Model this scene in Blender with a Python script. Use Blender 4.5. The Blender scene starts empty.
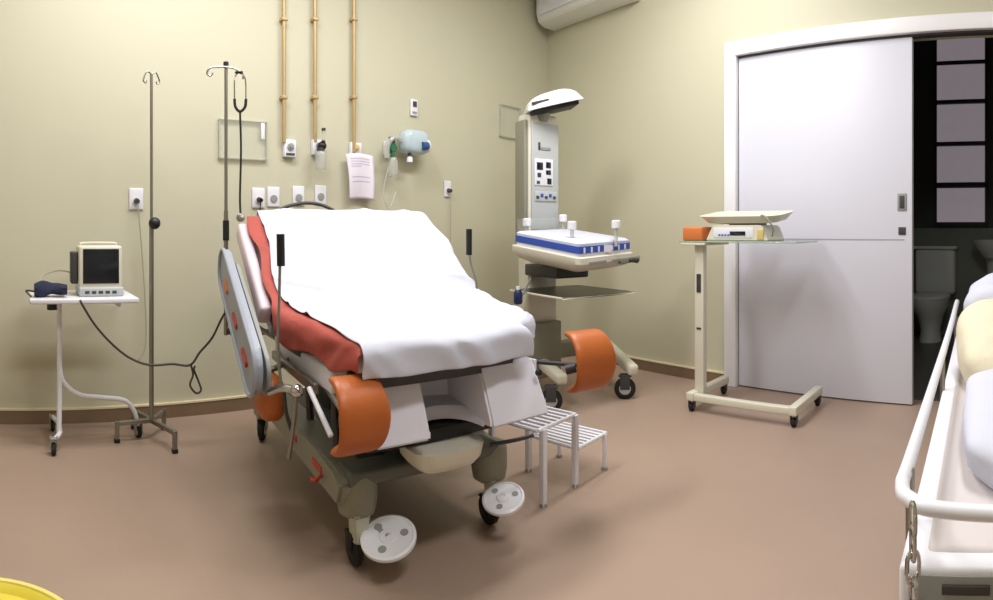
import bpy, bmesh, math, random
from mathutils import Vector, Matrix, noise
random.seed(7)
PI = math.pi
SC = bpy.context.scene
COL = SC.collection
F, HY, XL, HC = 580.0, 230.0, 20.0, 1.10      # cylinder focal (px/rad), horizon row, column facing +Y, eye height

# ------------------------------------------------------------------ camera
cd = bpy.data.cameras.new('camera'); cam = bpy.data.objects.new('camera', cd); COL.objects.link(cam)
cd.type = 'PANO'; cd.panorama_type = 'CENTRAL_CYLINDRICAL'
cd.central_cylindrical_radius = 1.0
cd.central_cylindrical_range_u_min = -496.5 / F; cd.central_cylindrical_range_u_max = 496.5 / F
cd.central_cylindrical_range_v_min = (HY - 600) / F; cd.central_cylindrical_range_v_max = HY / F
cd.clip_start = 0.05
cam.location = (0, 0, HC); cam.rotation_euler = (PI / 2, 0, -(496.5 - XL) / F)
SC.camera = cam

def W(px, py, z):                      # place on the level z seen at a picture point (survey of the room)
    r = F * (HC - z) / (py - HY); a = (px - XL) / F
    return Vector((r * math.sin(a), r * math.cos(a), z))
DB = 3.30                              # distance to the back wall
def BW(px, py, off=0.0):               # point on the back wall
    a = (px - XL) / F; y = DB - off
    return Vector((y * math.tan(a), y, HC + (HY - py) / F * y / math.cos(a)))
DR = 3.52; NR = Vector((0.981, -0.195, 0)).normalized(); TR = Vector((0.195, 0.981, 0)).normalized()
FR = NR * DR
def RW(s, d, z): return FR + TR * s - NR * d + Vector((0, 0, z))   # right wall frame, d into the room
def rws(px, d=0): return (DR - d) * math.tan((1045 - px) / F)

# ------------------------------------------------------------------ materials
def lin(c):
    return tuple(((v / 255) / 12.92 if v / 255 <= 0.04045 else ((v / 255 + 0.055) / 1.055) ** 2.4) for v in c) + (1,)
def mat(name, rgb, rough=0.5, metal=0.0, var=0.06, scale=6, bump=0.0, bscale=60, trans=0.0, alpha=1.0, emit=None, estr=0, coat=0, spec=0.5):
    m = bpy.data.materials.new(name); m.use_nodes = True; nt = m.node_tree; b = nt.nodes['Principled BSDF']
    b.inputs['Roughness'].default_value = rough; b.inputs['Metallic'].default_value = metal
    b.inputs['Specular IOR Level'].default_value = spec
    b.inputs['Transmission Weight'].default_value = trans; b.inputs['Alpha'].default_value = alpha
    b.inputs['Coat Weight'].default_value = coat
    tc = nt.nodes.new('ShaderNodeTexCoord')
    n = nt.nodes.new('ShaderNodeTexNoise'); n.inputs['Scale'].default_value = scale; n.inputs['Detail'].default_value = 4
    nt.links.new(tc.outputs['Object'], n.inputs['Vector'])
    mx = nt.nodes.new('ShaderNodeMix'); mx.data_type = 'RGBA'
    c = lin(rgb); mx.inputs[6].default_value = tuple(min(1, v * (1 - var)) for v in c[:3]) + (1,)
    mx.inputs[7].default_value = tuple(min(1, v * (1 + var)) for v in c[:3]) + (1,)
    nt.links.new(n.outputs['Fac'], mx.inputs[0]); nt.links.new(mx.outputs[2], b.inputs['Base Color'])
    if bump:
        n2 = nt.nodes.new('ShaderNodeTexNoise'); n2.inputs['Scale'].default_value = bscale; n2.inputs['Detail'].default_value = 3
        nt.links.new(tc.outputs['Object'], n2.inputs['Vector'])
        bp = nt.nodes.new('ShaderNodeBump'); bp.inputs['Strength'].default_value = bump; bp.inputs['Distance'].default_value = 0.01
        nt.links.new(n2.outputs['Fac'], bp.inputs['Height']); nt.links.new(bp.outputs[0], b.inputs['Normal'])
    if emit: b.inputs['Emission Color'].default_value = lin(emit); b.inputs['Emission Strength'].default_value = estr
    return m
M = dict(
 wall=mat('wall_paint', (201, 197, 174), 0.55, var=0.03, scale=1.2, bump=0.03, bscale=90),
 ceil=mat('ceiling_paint', (238, 236, 226), 0.8),
 floor=mat('vinyl_floor', (168, 145, 130), 0.4, var=0.16, scale=1.3, bump=0.02, bscale=40, spec=0.35),
 base=mat('baseboard_stone', (128, 106, 84), 0.45, var=0.12, scale=14),
 bcap=mat('baseboard_cap', (226, 214, 180), 0.5),
 white=mat('white_plastic', (232, 232, 240), 0.35, var=0.02),
 door=mat('door_laminate', (220, 221, 236), 0.4, var=0.015, scale=2),
 trim=mat('door_trim', (240, 240, 246), 0.35, var=0.02),
 cream=mat('cream_enamel', (220, 216, 200), 0.35, var=0.03),
 creamd=mat('beige_shroud', (140, 138, 122), 0.45, var=0.05),
 grey=mat('grey_enamel', (150, 152, 150), 0.4, var=0.05),
 dgrey=mat('dark_grey_plastic', (62, 62, 64), 0.5, var=0.08),
 black=mat('black_plastic', (20, 20, 22), 0.45),
 rubber=mat('black_rubber', (26, 25, 24), 0.75),
 steel=mat('brushed_steel', (150, 146, 138), 0.32, metal=0.85),
 chrome=mat('chrome', (200, 200, 200), 0.16, metal=1.0),
 brass=mat('brass_pipe', (186, 160, 114), 0.4, metal=0.25, var=0.06, scale=30),
 sheet=mat('white_sheet', (204, 206, 222), 0.9, var=0.015, bump=0.45, bscale=9),
 red=mat('red_sheet', (172, 78, 68), 0.75, var=0.22, scale=9, bump=0.3, bscale=16),
 pink=mat('pink_vinyl', (230, 208, 218), 0.4, var=0.05),
 lav=mat('lavender_plastic', (230, 230, 244), 0.35, var=0.02),
 orange=mat('orange_vinyl', (180, 94, 36), 0.42, var=0.08, scale=12, bump=0.08, bscale=40),
 orange2=mat('orange_label', (214, 120, 60), 0.5),
 redp=mat('red_plastic', (190, 60, 40), 0.4),
 rail=mat('side_rail_grey', (158, 163, 176), 0.4, var=0.04),
 blue=mat('blue_band', (48, 82, 178), 0.6, var=0.1, scale=30),
 navy=mat('navy_fabric', (34, 38, 66), 0.85, var=0.2, scale=20, bump=0.3, bscale=30),
 lblue=mat('pale_blue_plastic', (204, 222, 230), 0.25, var=0.12, alpha=0.8),
 green=mat('green_plastic', (40, 110, 74), 0.4),
 screen=mat('dark_screen', (22, 26, 34), 0.15),
 panel=mat('control_panel_grey', (186, 190, 190), 0.4),
 acryl=mat('clear_acrylic', (214, 222, 214), 0.08, alpha=0.08, var=0.01),
 acedge=mat('acrylic_edge', (206, 208, 200), 0.2, alpha=0.5),
 smoke=mat('smoked_acrylic', (64, 64, 54), 0.3, alpha=0.88),
 glass=mat('green_glass', (168, 196, 176), 0.08, alpha=0.5),
 yellow=mat('yellow_plastic', (226, 206, 70), 0.35, var=0.04),
 yrim=mat('yellow_rim', (246, 232, 130), 0.3),
 beige=mat('beige_blanket', (222, 214, 190), 0.9, var=0.05, bump=0.4, bscale=25),
 pinkish=mat('stretcher_cover', (206, 198, 198), 0.7, var=0.02, bump=0.1, bscale=12),
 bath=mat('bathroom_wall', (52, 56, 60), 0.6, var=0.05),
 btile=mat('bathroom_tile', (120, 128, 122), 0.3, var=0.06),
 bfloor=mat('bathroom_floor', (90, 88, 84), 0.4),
 china=mat('white_china', (206, 210, 208), 0.12, var=0.01),
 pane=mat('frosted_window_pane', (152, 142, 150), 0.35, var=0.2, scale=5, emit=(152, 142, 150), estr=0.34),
 barm=mat('dark_window_bar', (38, 36, 44), 0.5),
 gold=mat('pale_gold_plastic', (214, 190, 120), 0.4),
 paper=mat('paper', (234, 226, 238), 0.8, var=0.02),
 ink=mat('grey_ink', (196, 186, 206), 0.8),
 linegrey=mat('door_groove', (170, 168, 182), 0.5),
 acw=mat('ac_white', (226, 226, 220), 0.35, var=0.02),
 cable=mat('grey_brown_cable', (74, 66, 56), 0.6),
 lcable=mat('light_cable', (168, 164, 148), 0.6),
)

# ------------------------------------------------------------------ mesh helpers
def nb(): return bmesh.new()
def basis(d):
    d = Vector(d).normalized(); up = Vector((0, 0, 1)) if abs(d.z) < 0.95 else Vector((1, 0, 0))
    x = d.cross(up).normalized(); return x, x.cross(d).normalized(), d
def loft(bm, rings, cap=True, closed=True):
    R = [[bm.verts.new(p) for p in r] for r in rings]; n = len(R[0])
    for i in range(len(R) - 1):
        for j in range(n if closed else n - 1):
            k = (j + 1) % n
            try: bm.faces.new((R[i][j], R[i][k], R[i + 1][k], R[i + 1][j]))
            except ValueError: pass
    if cap and closed:
        bm.faces.new(R[0]); bm.faces.new(list(reversed(R[-1])))
    return R
def hexa(bm, c, X, Y, Z, bev=0.0):     # box from centre and three half vectors
    c, X, Y, Z = Vector(c), Vector(X), Vector(Y), Vector(Z)
    vs = [bm.verts.new(c + X * a + Y * b + Z * d) for a in (-1, 1) for b in (-1, 1) for d in (-1, 1)]
    fs = [bm.faces.new([vs[i] for i in f]) for f in ((0, 1, 3, 2), (4, 6, 7, 5), (0, 4, 5, 1), (2, 3, 7, 6), (0, 2, 6, 4), (1, 5, 7, 3))]
    if bev:
        es = list({e for f in fs for e in f.edges})
        bmesh.ops.bevel(bm, geom=es, offset=bev, segments=3, affect='EDGES', profile=0.5)
def box(bm, x0, y0, z0, x1, y1, z1, bev=0.0):
    hexa(bm, ((x0 + x1) / 2, (y0 + y1) / 2, (z0 + z1) / 2), ((x1 - x0) / 2, 0, 0), (0, (y1 - y0) / 2, 0), (0, 0, (z1 - z0) / 2), bev)
def fbox(bm, fn, a0, a1, b0, b1, z0, z1, bev=0.0):      # box in a local frame fn(a,b,z)
    c = fn((a0 + a1) / 2, (b0 + b1) / 2, (z0 + z1) / 2)
    hexa(bm, c, (fn(a1, b0, z0) - fn(a0, b0, z0)) / 2, (fn(a0, b1, z0) - fn(a0, b0, z0)) / 2, (0, 0, (z1 - z0) / 2), bev)
def smoothpath(pts, sub=6):
    P = [Vector(p) for p in pts]
    if len(P) < 3 or sub < 2: return P
    out = []
    for i in range(len(P) - 1):
        p0 = P[i - 1] if i else P[0] * 2 - P[1]; p1, p2 = P[i], P[i + 1]
        p3 = P[i + 2] if i + 2 < len(P) else P[-1] * 2 - P[-2]
        for k in range(sub):
            t = k / sub
            out.append(0.5 * ((2 * p1) + (p2 - p0) * t + (2 * p0 - 5 * p1 + 4 * p2 - p3) * t * t + (3 * p1 - p0 - 3 * p2 + p3) * t ** 3))
    out.append(P[-1]); return out
def tube(bm, pts, r, seg=10, sub=1, r2=None):
    P = smoothpath(pts, sub); rings = []; n = len(P)
    x = None
    for i, p in enumerate(P):
        d = (P[min(i + 1, n - 1)] - P[max(i - 1, 0)]).normalized()
        if x is None: x, y, _ = basis(d)
        else:
            x = (x - d * x.dot(d)).normalized(); y = x.cross(d).normalized()
        rr = r if r2 is None else r + (r2 - r) * i / (n - 1)
        rings.append([p + (x * math.cos(2 * PI * j / seg) + y * math.sin(2 * PI * j / seg)) * rr for j in range(seg)])
    loft(bm, rings)
def cyl(bm, a, b, r, r2=None, seg=20): tube(bm, [a, b], r, seg, 1, r2)
def lathe(bm, c, axis, prof, seg=28):  # prof: list of (radius, along axis)
    x, y, d = basis(axis); c = Vector(c)
    loft(bm, [[c + d * h + (x * math.cos(2 * PI * j / seg) + y * math.sin(2 * PI * j / seg)) * max(r, 0.0004) for j in range(seg)] for r, h in prof])
def ball(bm, c, rx, ry=None, rz=None, X=(1, 0, 0), Y=(0, 1, 0), Z=(0, 0, 1), u=20, v=12, pw=1.0):
    ry = ry or rx; rz = rz or rx; c = Vector(c); X, Y, Z = Vector(X), Vector(Y), Vector(Z)
    s = lambda q: math.copysign(abs(q) ** pw, q)
    rings = []
    for i in range(v + 1):
        th = -PI / 2 + PI * i / v; th = max(min(th, PI / 2 - .02), -PI / 2 + .02)
        rings.append([c + X * rx * s(math.cos(th)) * s(math.cos(2 * PI * j / u)) + Y * ry * s(math.cos(th)) * s(math.sin(2 * PI * j / u)) + Z * rz * s(math.sin(th)) for j in range(u)])
    loft(bm, rings)
def prism(bm, fn, poly, h0, h1, bev=0.0):   # poly in 2D extruded: fn(u,v,h)
    A = [bm.verts.new(fn(u, v, h0)) for u, v in poly]; B_ = [bm.verts.new(fn(u, v, h1)) for u, v in poly]; n = len(poly)
    fs = [bm.faces.new(A), bm.faces.new(list(reversed(B_)))] + [bm.faces.new((A[i], B_[i], B_[(i + 1) % n], A[(i + 1) % n])) for i in range(n)]
    if bev: bmesh.ops.bevel(bm, geom=list({e for f in fs for e in f.edges}), offset=bev, segments=2, affect='EDGES')
def grid(bm, nu, nv, fn):
    R = [[bm.verts.new(fn(i / nu, j / nv)) for j in range(nv + 1)] for i in range(nu + 1)]
    for i in range(nu):
        for j in range(nv): bm.faces.new((R[i][j], R[i + 1][j], R[i + 1][j + 1], R[i][j + 1]))
ROOT = {}
def rootloc(o):
    while o.parent: o = o.parent
    return Vector(o.location)
def obj(name, bm, m, parent=None, smooth=True, solid=0, sub=0, origin=None, label=None):
    bmesh.ops.recalc_face_normals(bm, faces=bm.faces)
    if parent is not None: org = rootloc(parent)
    elif origin is not None: org = Vector(origin)
    else:
        vs = [v.co for v in bm.verts]; org = Vector(((min(v.x for v in vs) + max(v.x for v in vs)) / 2, (min(v.y for v in vs) + max(v.y for v in vs)) / 2, min(v.z for v in vs)))
    for v in bm.verts: v.co -= org
    me = bpy.data.meshes.new(name); bm.to_mesh(me); bm.free()
    o = bpy.data.objects.new(name, me); COL.objects.link(o); me.materials.append(M[m] if isinstance(m, str) else m)
    if parent is not None: o.parent = parent
    else: o.location = org
    if smooth:
        for p in me.polygons: p.use_smooth = True
        try: me.set_sharp_from_angle(angle=math.radians(38))
        except Exception: pass
    if solid: md = o.modifiers.new('s', 'SOLIDIFY'); md.thickness = solid; md.offset = -1
    if sub: md = o.modifiers.new('b', 'SUBSURF'); md.levels = md.render_levels = sub
    if label: o['label'] = label
    return o
def tag(o, label, cat, group=None):
    o['label'] = label; o['category'] = cat
    if group: o['group'] = group
    return o
def thing(name, label, cat, loc, group=None):
    o = bpy.data.objects.new(name, None); COL.objects.link(o); o.location = loc; o.empty_display_size = .1
    return tag(o, label, cat, group)
def struct(name, bm, m, parent=None, smooth=False):
    o = obj(name, bm, m, parent, smooth)
    if parent is None: o['kind'] = 'structure'
    return o
def dup(o, parent=None, loc=None):
    c = o.copy(); COL.objects.link(c); c.parent = parent
    if loc is not None: c.location = loc
    for ch in [x for x in bpy.data.objects if x.parent == o]: dup(ch, c)
    return c

# ================================================================== THE ROOM
CEIL = 3.30; XW = -1.7; YF = -2.7
CORN = RW((DB - FR.y) / TR.y, 0, 0); CORN.y = DB     # corner of back and right walls
corner = FR + TR * ((DB - FR.y) / TR.y)
s_corner = (DB - FR.y) / TR.y
s_front = (YF - FR.y) / TR.y
O0, O1, OH = -0.35, rws(738), 2.32                   # door opening along the right wall
b = nb(); box(b, XW - .1, DB, 0, corner.x + .3, DB + .12, CEIL); struct('wall_back', b, 'wall')
b = nb()
fbox(b, RW, O1, s_corner, -.14, 0, 0, CEIL); fbox(b, RW, s_front, O0, -.14, 0, 0, CEIL); fbox(b, RW, O0, O1, -.14, 0, OH, CEIL)
struct('wall_right', b, 'wall')
b = nb(); box(b, XW - .1, YF, 0, XW, DB, CEIL); struct('wall_left', b, 'wall')
b = nb(); box(b, XW - .1, YF - .1, 0, 4.0, YF, CEIL); struct('wall_front', b, 'wall')
b = nb(); box(b, XW - .1, YF - .1, -.1, 6.6, DB + .1, 0); struct('floor', b, 'floor')
b = nb(); box(b, XW - .1, YF - .1, CEIL, 6.6, DB + .1, CEIL + .1); struct('ceiling', b, 'ceil')
def base_run(name, fn, a0, a1):
    b = nb(); fbox(b, fn, a0, a1, 0, .018, 0, .078); o = struct(name, b, 'base')
    b = nb(); fbox(b, fn, a0, a1, 0, .022, .078, .088); struct('baseboard_cap', b, 'bcap', o)
base_run('baseboard_back', lambda a, d, z: Vector((a, DB - d, z)), XW, corner.x - .02)
base_run('baseboard_right', RW, O1 + .1, s_corner - .03)
base_run('baseboard_left', lambda a, d, z: Vector((XW + d, a, z)), YF, DB - .02)

# door frame, sliding leaf
b = nb(); fbox(b, RW, O0 - .1, O1 + .095, -.01, .035, OH, OH + .1, .006)
fbox(b, RW, O1, O1 + .095, -.01, .035, 0, OH, .006); fbox(b, RW, O0 - .1, O0, -.01, .035, 0, OH, .006)
struct('trim_1', b, 'trim', smooth=True)
LS0 = rws(912)
b = nb(); fbox(b, RW, LS0, O1 - .003, -.05, -.008, .008, OH - .012, .004); door = struct('door_1', b, 'door', smooth=True)
b = nb(); fbox(b, RW, LS0 + .05, O1 - .05, -.0085, -.0065, 1.035, 1.043); obj('groove', b, 'linegrey', door)
b = nb(); hs = rws(902); fbox(b, RW, hs - .03, hs + .03, -.009, -.002, 1.22, 1.33, .003); pl = obj('handle_plate', b, 'grey', door)
b = nb(); fbox(b, RW, hs - .016, hs + .016, -.003, .0, 1.235, 1.315, .001); obj('recess', b, 'dgrey', pl)
b = nb(); fbox(b, RW, hs - .024, hs + .024, -.009, -.002, 1.07, 1.118, .003); obj('lock', b, 'dgrey', door)
b = nb(); fbox(b, RW, O0, O1, -.06, .0, OH - .012, OH); obj('track', b, 'dgrey', door)

# bathroom beyond the opening
BD = -2.55; BL, BR = 1.9, -1.2
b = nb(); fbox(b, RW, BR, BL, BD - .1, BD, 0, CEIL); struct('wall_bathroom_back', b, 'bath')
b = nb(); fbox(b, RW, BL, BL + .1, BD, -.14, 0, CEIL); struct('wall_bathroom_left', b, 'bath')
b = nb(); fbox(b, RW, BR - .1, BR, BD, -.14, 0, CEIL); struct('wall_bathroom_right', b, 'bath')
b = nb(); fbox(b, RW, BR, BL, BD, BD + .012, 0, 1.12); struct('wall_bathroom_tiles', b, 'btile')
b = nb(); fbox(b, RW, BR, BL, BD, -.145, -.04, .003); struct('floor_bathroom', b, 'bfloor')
def bs(px, d): return (DR - d) * math.tan((1045 - px) / F)
def bz(px, py, d): return HC + (HY - py) / F * (DR - d) / math.cos((1045 - px) / F)
dw = BD + .03
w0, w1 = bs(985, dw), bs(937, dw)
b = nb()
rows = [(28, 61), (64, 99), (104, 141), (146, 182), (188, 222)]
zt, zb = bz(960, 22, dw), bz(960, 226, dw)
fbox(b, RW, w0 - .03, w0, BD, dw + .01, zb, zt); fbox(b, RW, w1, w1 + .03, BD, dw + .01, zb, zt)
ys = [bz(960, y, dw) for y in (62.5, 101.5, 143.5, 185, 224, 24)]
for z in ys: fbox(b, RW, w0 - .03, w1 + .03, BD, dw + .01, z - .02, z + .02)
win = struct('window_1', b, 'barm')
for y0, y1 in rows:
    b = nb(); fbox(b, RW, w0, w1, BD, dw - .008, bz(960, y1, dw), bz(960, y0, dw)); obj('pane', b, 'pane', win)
# toilet
def TL(a, d, z): return RW(bs(931, BD + .4) + a, BD + d, z)
t = thing('toilet', 'white toilet with cistern in the dark bathroom behind the sliding door', 'toilet', TL(0, .35, 0.004))
b = nb(); fbox(b, TL, -.21, .21, .015, .2, .44, .9, .03); obj('cistern', b, 'china', t)
b = nb(); fbox(b, TL, -.23, .23, .013, .215, .9, .935, .012); obj('cistern_lid', b, 'china', t)
b = nb(); rings = []
for z, k, dd in ((.004, .6, 0), (.12, .52, .0), (.26, .72, .02), (.38, 1, .05), (.43, 1.04, .05)):
    rings.append([TL(.19 * k * math.cos(q), .42 + dd + .25 * k * math.sin(q), z) for q in [2 * PI * i / 24 for i in range(24)]])
loft(b, rings); obj('bowl', b, 'china', t)
b = nb(); rings = [[TL(.205 * k * math.cos(q), .47 + .265 * k * math.sin(q), z) for q in [2 * PI * i / 24 for i in range(24)]] for z, k in ((.432, 1), (.452, 1.02), (.465, .98), (.47, .8))]
loft(b, rings); obj('seat_lid', b, 'china', t)
# wash basin at the edge of view
sb = bs(994, BD + .35)
def WB(a, d, z): return RW(sb + a, BD + d, z)
t = thing('washbasin', 'white washbasin at the right end of the dark bathroom', 'washbasin', WB(0, .25, 0))
b = nb(); loft(b, [[WB(.22 * k * math.cos(q), .27 + .2 * k * math.sin(q), z) for q in [2 * PI * i / 24 for i in range(24)]] for z, k in ((.82, .5), (.9, .8), (.98, 1), (1.0, 1.02), (1.0, .9), (.93, .6))]); obj('bowl', b, 'china', t)
b = nb(); lathe(b, WB(0, .2, .004), (0, 0, 1), [(.11, 0), (.08, .1), (.07, .6), (.1, .83)]); obj('pedestal', b, 'china', t)

# ================================================================== BACK WALL FITTINGS
def WP(x, d, z): return Vector((x, DB - d, z))
for i, (px, pyb, lab) in enumerate(((284, 141, 'leftmost of the three'), (315, 140, 'middle of the three'), (354, 151, 'rightmost of the three'))):
    p = BW(px, pyb, .03)
    names = ['brass coloured gas pipe above the plain white gas outlet, leftmost of the three', 'brass coloured gas pipe ending at the outlet with the black flowmeter, middle of the three', 'brass coloured gas pipe ending above the hanging paper, rightmost of the three']
    t = thing('gas_pipe', names[i], 'pipe', (p.x, DB, p.z), 'medical gas pipes down the wall')
    b = nb(); cyl(b, (p.x, p.y, p.z - .01), (p.x, p.y, CEIL - .002), .0125, seg=12); obj('tube', b, 'brass', t)
    for py in (98, 20):
        q = BW(px, py, .02); b = nb(); fbox(b, WP, p.x - .02, p.x + .02, 0, .047, q.z - .01, q.z + .01, .002); obj('clip_or_glint', b, 'brass', t)
def outlet_box(name, px, py, w, h, label, cat, dep=.035, group=None, m='white'):
    p = BW(px, py); t = thing(name, label, cat, (p.x, DB, p.z - h / 2), group)
    b = nb(); fbox(b, WP, p.x - w / 2, p.x + w / 2, 0, dep, p.z - h / 2, p.z + h / 2, .006); obj('cover_plate', b, m, t)
    return t, p
t, p = outlet_box('gas_outlet', 288, 149, .085, .11, 'white gas outlet box under the leftmost brass pipe, nothing plugged in', 'gas outlet')
b = nb(); lathe(b, (p.x, DB - .034, p.z + .01), (0, -1, 0), [(.022, 0), (.022, .012), (.012, .013), (.01, .02)]); obj('socket', b, 'grey', t)
b = nb(); fbox(b, WP, p.x - .03, p.x + .03, .034, .037, p.z - .045, p.z - .03); obj('name_strip', b, 'dgrey', t)
t, p = outlet_box('gas_outlet', 316, 148, .08, .1, 'white gas outlet box behind the black flowmeter, under the middle brass pipe', 'gas outlet')
b = nb(); lathe(b, (p.x, DB - .034, p.z + .01), (0, -1, 0), [(.02, 0), (.02, .012), (.011, .013), (.01, .018)]); obj('socket', b, 'grey', t)
# flowmeter with humidifier jar
q = BW(322, 146, .09)
t = thing('flowmeter', 'black flowmeter with a clear humidifier jar on the middle gas outlet', 'flowmeter', (q.x, q.y, q.z - .14))
b = nb(); ball(b, q, .03, .03, .028); cyl(b, q, (p.x, DB - .05, p.z + .01), .011); cyl(b, q + Vector((0, 0, .0)), q + Vector((.0, -.02, .03)), .014); obj('valve_body', b, 'black', t)
b = nb(); cyl(b, q + Vector((.012, 0, .02)), q + Vector((.012, 0, .1)), .011); obj('flow_tube', b, 'acedge', t)
b = nb(); cyl(b, q + Vector((.012, 0, .098)), q + Vector((.012, 0, .115)), .013); obj('tube_cap', b, 'dgrey', t)
b = nb(); lathe(b, q + Vector((-.01, 0, -.155)), (0, 0, 1), [(.03, 0), (.036, .01), (.036, .1), (.022, .125)]); obj('humidifier_jar', b, 'acedge', t)
b = nb(); cyl(b, q + Vector((-.01, 0, -.035)), q + Vector((-.01, 0, -.012)), .025); obj('jar_lid', b, 'dgrey', t)
t, p = outlet_box('gas_outlet', 354, 149, .09, .08, 'white gas outlet box above the hanging paper, under the rightmost brass pipe', 'gas outlet', dep=.03)
b = nb(); lathe(b, (p.x, DB - .029, p.z + .005), (0, -1, 0), [(.02, 0), (.02, .012), (.011, .013), (.01, .018)]); obj('socket', b, 'gold', t)
# hanging paper
p0 = BW(345.5, 154, .04); p1 = BW(373.5, 201, .04)
def paperfn(u, v):
    x = p0.x + (p1.x - p0.x) * (u * (1 - .12 * v) + .1 * v); z = p0.z + (p1.z - p0.z) * v
    return Vector((x, DB - .045 - .012 * math.sin(v * 3) - .008 * math.sin(u * 5 + v * 2), z + .01 * math.sin(u * 3)))
t = thing('hanging_paper', 'pale lilac sheet of paper hanging below the rightmost gas outlet', 'paper', (p0.x + .07, DB - .05, p1.z))
b = nb(); grid(b, 12, 14, paperfn); obj('paper_sheet', b, 'paper', t, solid=.001)
for k, v in enumerate((.1, .16, .22, .27, .5, .6)):
    b = nb(); grid(b, 8, 1, lambda u, w, v=v: paperfn(.12 + u * (.72 if k != 3 else .4), v + .018 * w) + Vector((0, -.0022, 0))); obj('text_line', b, 'ink', t)
# switch plate high on the wall
t, p = outlet_box('wall_switch', 413, 108, .065, .12, 'white wall switch with a dark rocker above the blue resuscitator bag', 'switch', dep=.02)
b = nb(); fbox(b, WP, p.x - .017, p.x + .017, .02, .026, p.z + .005, p.z + .045, .002); obj('rocker', b, 'dgrey', t)
b = nb(); fbox(b, WP, p.x - .02, p.x + .02, .02, .023, p.z - .045, p.z - .03); obj('name_strip', b, 'grey', t)
# suction regulator (green)
p = BW(391, 148, .06)
t = thing('vacuum_regulator', 'green regulator with black knob and clear jar left of the blue bag', 'regulator', (p.x, DB, p.z - .2))
b = nb(); fbox(b, WP, p.x - .03, p.x + .03, .004, .04, p.z - .05, p.z + .05, .006); obj('wall_plate', b, 'white', t)
b = nb(); lathe(b, (p.x, DB - .04, p.z), (0, -1, 0), [(.03, 0), (.034, .01), (.034, .045), (.028, .055)]); cyl(b, p + Vector((0, -.02, -.03)), p + Vector((0, -.02, -.07)), .014); obj('regulator_body', b, 'green', t)
b = nb(); cyl(b, p + Vector((0, -.01, .035)), p + Vector((0, -.01, .075)), .024); obj('knob', b, 'black', t)
b = nb(); lathe(b, p + Vector((0, -.02, -.2)), (0, 0, 1), [(.03, 0), (.038, .012), (.038, .1), (.025, .13)]); obj('jar', b, 'acedge', t)
b = nb(); tube(b, [p + Vector((.0, -.02, -.07)), p + Vector((-.05, -.02, -.18)), p + Vector((-.08, -.02, -.34)), p + Vector((-.03, -.02, -.42)), p + Vector((.03, -.02, -.3))], .004, 6, 8); obj('hose', b, 'acedge', t)
# resuscitator bag
p = BW(414, 144, .09)
t = thing('resuscitator_bag', 'pale blue resuscitator bag with dark blue valve hanging on the wall', 'resuscitator', (p.x, DB - .05, p.z - .12))
b = nb(); ball(b, p + Vector((.0, 0, .01)), .118, .065, .088, pw=.6); obj('bag', b, 'lblue', t)
b = nb(); ball(b, p + Vector((.085, -.03, -.01)), .042, .04, .052); obj('valve', b, 'white', t)
b = nb(); cyl(b, p + Vector((.02, -.064, -.02)), p + Vector((.07, -.062, -.015)), .03); obj('valve_collar', b, mat('blue_valve', (46, 84, 138), .35), t)
b = nb(); cyl(b, p + Vector((-.055, -.02, -.02)), p + Vector((-.055, -.02, -.1)), .014); obj('connector', b, 'dgrey', t)
b = nb(); lathe(b, p + Vector((-.055, -.02, -.135)), (0, 0, 1), [(.022, 0), (.02, .03), (.012, .04)]); obj('mask_port', b, 'white', t)
b = nb(); tube(b, [p + Vector((-.09, 0, 0)), p + Vector((-.16, -.0, .03)), p + Vector((-.23, .0, -.02)), p + Vector((-.24, .0, -.12))], .02, 8, 8); obj('reservoir_hose', b, 'acedge', t)
b = nb(); fbox(b, WP, p.x - .02, p.x + .02, 0, .04, p.z + .05, p.z + .08); obj('hook', b, 'white', t)
# sockets
def sock(px, py, label, plug=False, w=.085):
    t, p = outlet_box('wall_socket', px, py, w, .125, label, 'socket', .012, 'wall sockets of the back wall')
    b = nb(); lathe(b, (p.x, DB - .0125, p.z - .012), (0, -1, 0), [(.024, 0), (.024, .004), (.02, .0045)]); obj('socket_face', b, 'grey' if not plug else 'white', t)
    return t, p
_, pA = sock(136, 199, 'white wall socket with grey plug above the monitor, left of the lone IV stand', True)
sock(258, 198, 'white wall socket with a black plug just left of the bed head', True)
_, pB = sock(258, 198, '', True) if False else (None, BW(258, 198))
sock(273, 197, 'white wall socket second from left in the row above the bed head, no plug')
sock(298, 196, 'white wall socket third from left in the row above the bed head')
sock(320, 195, 'white wall socket rightmost in the row above the bed head')
_, pC = sock(447, 189, 'white wall socket with a cord hanging down, right of the bed head', True, .07)
def plugcord(name, p, pts, label, m, r=.0035, pm='dgrey'):
    t = thing(name, label, 'cord', (p.x, DB, min(q[2] for q in pts)))
    b = nb(); cyl(b, (p.x, DB - .013, p.z - .012), (p.x, DB - .05, p.z - .016), .018, .013); obj('plug', b, pm, t)
    b = nb(); tube(b, [(p.x, DB - .046, p.z - .02)] + pts, r, 6, 6); obj('cable', b, m, t)
plugcord('power_cord', pA, [(pA.x + .01, DB - .045, pA.z - .12), (pA.x + .04, DB - .04, pA.z - .5), (pA.x + .05, DB - .04, .45), (pA.x + .0, DB - .06, .35)], 'thin light cord hanging from the socket behind the lone IV stand', 'lcable')
plugcord('power_cord', pC, [(pC.x, DB - .045, pC.z - .12), (pC.x - .005, DB - .04, .8), (pC.x, DB - .04, .4)], 'thin grey cord hanging from the socket right of the bed head', 'lcable')
plugcord('power_cord', pB, [(pB.x - .01, DB - .05, pB.z - .08), (pB.x - .03, DB - .06, pB.z - .2), (pB.x - .02, DB - .05, .7)], 'black plug and cord in the socket just left of the bed head', 'black', pm='black')
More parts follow.
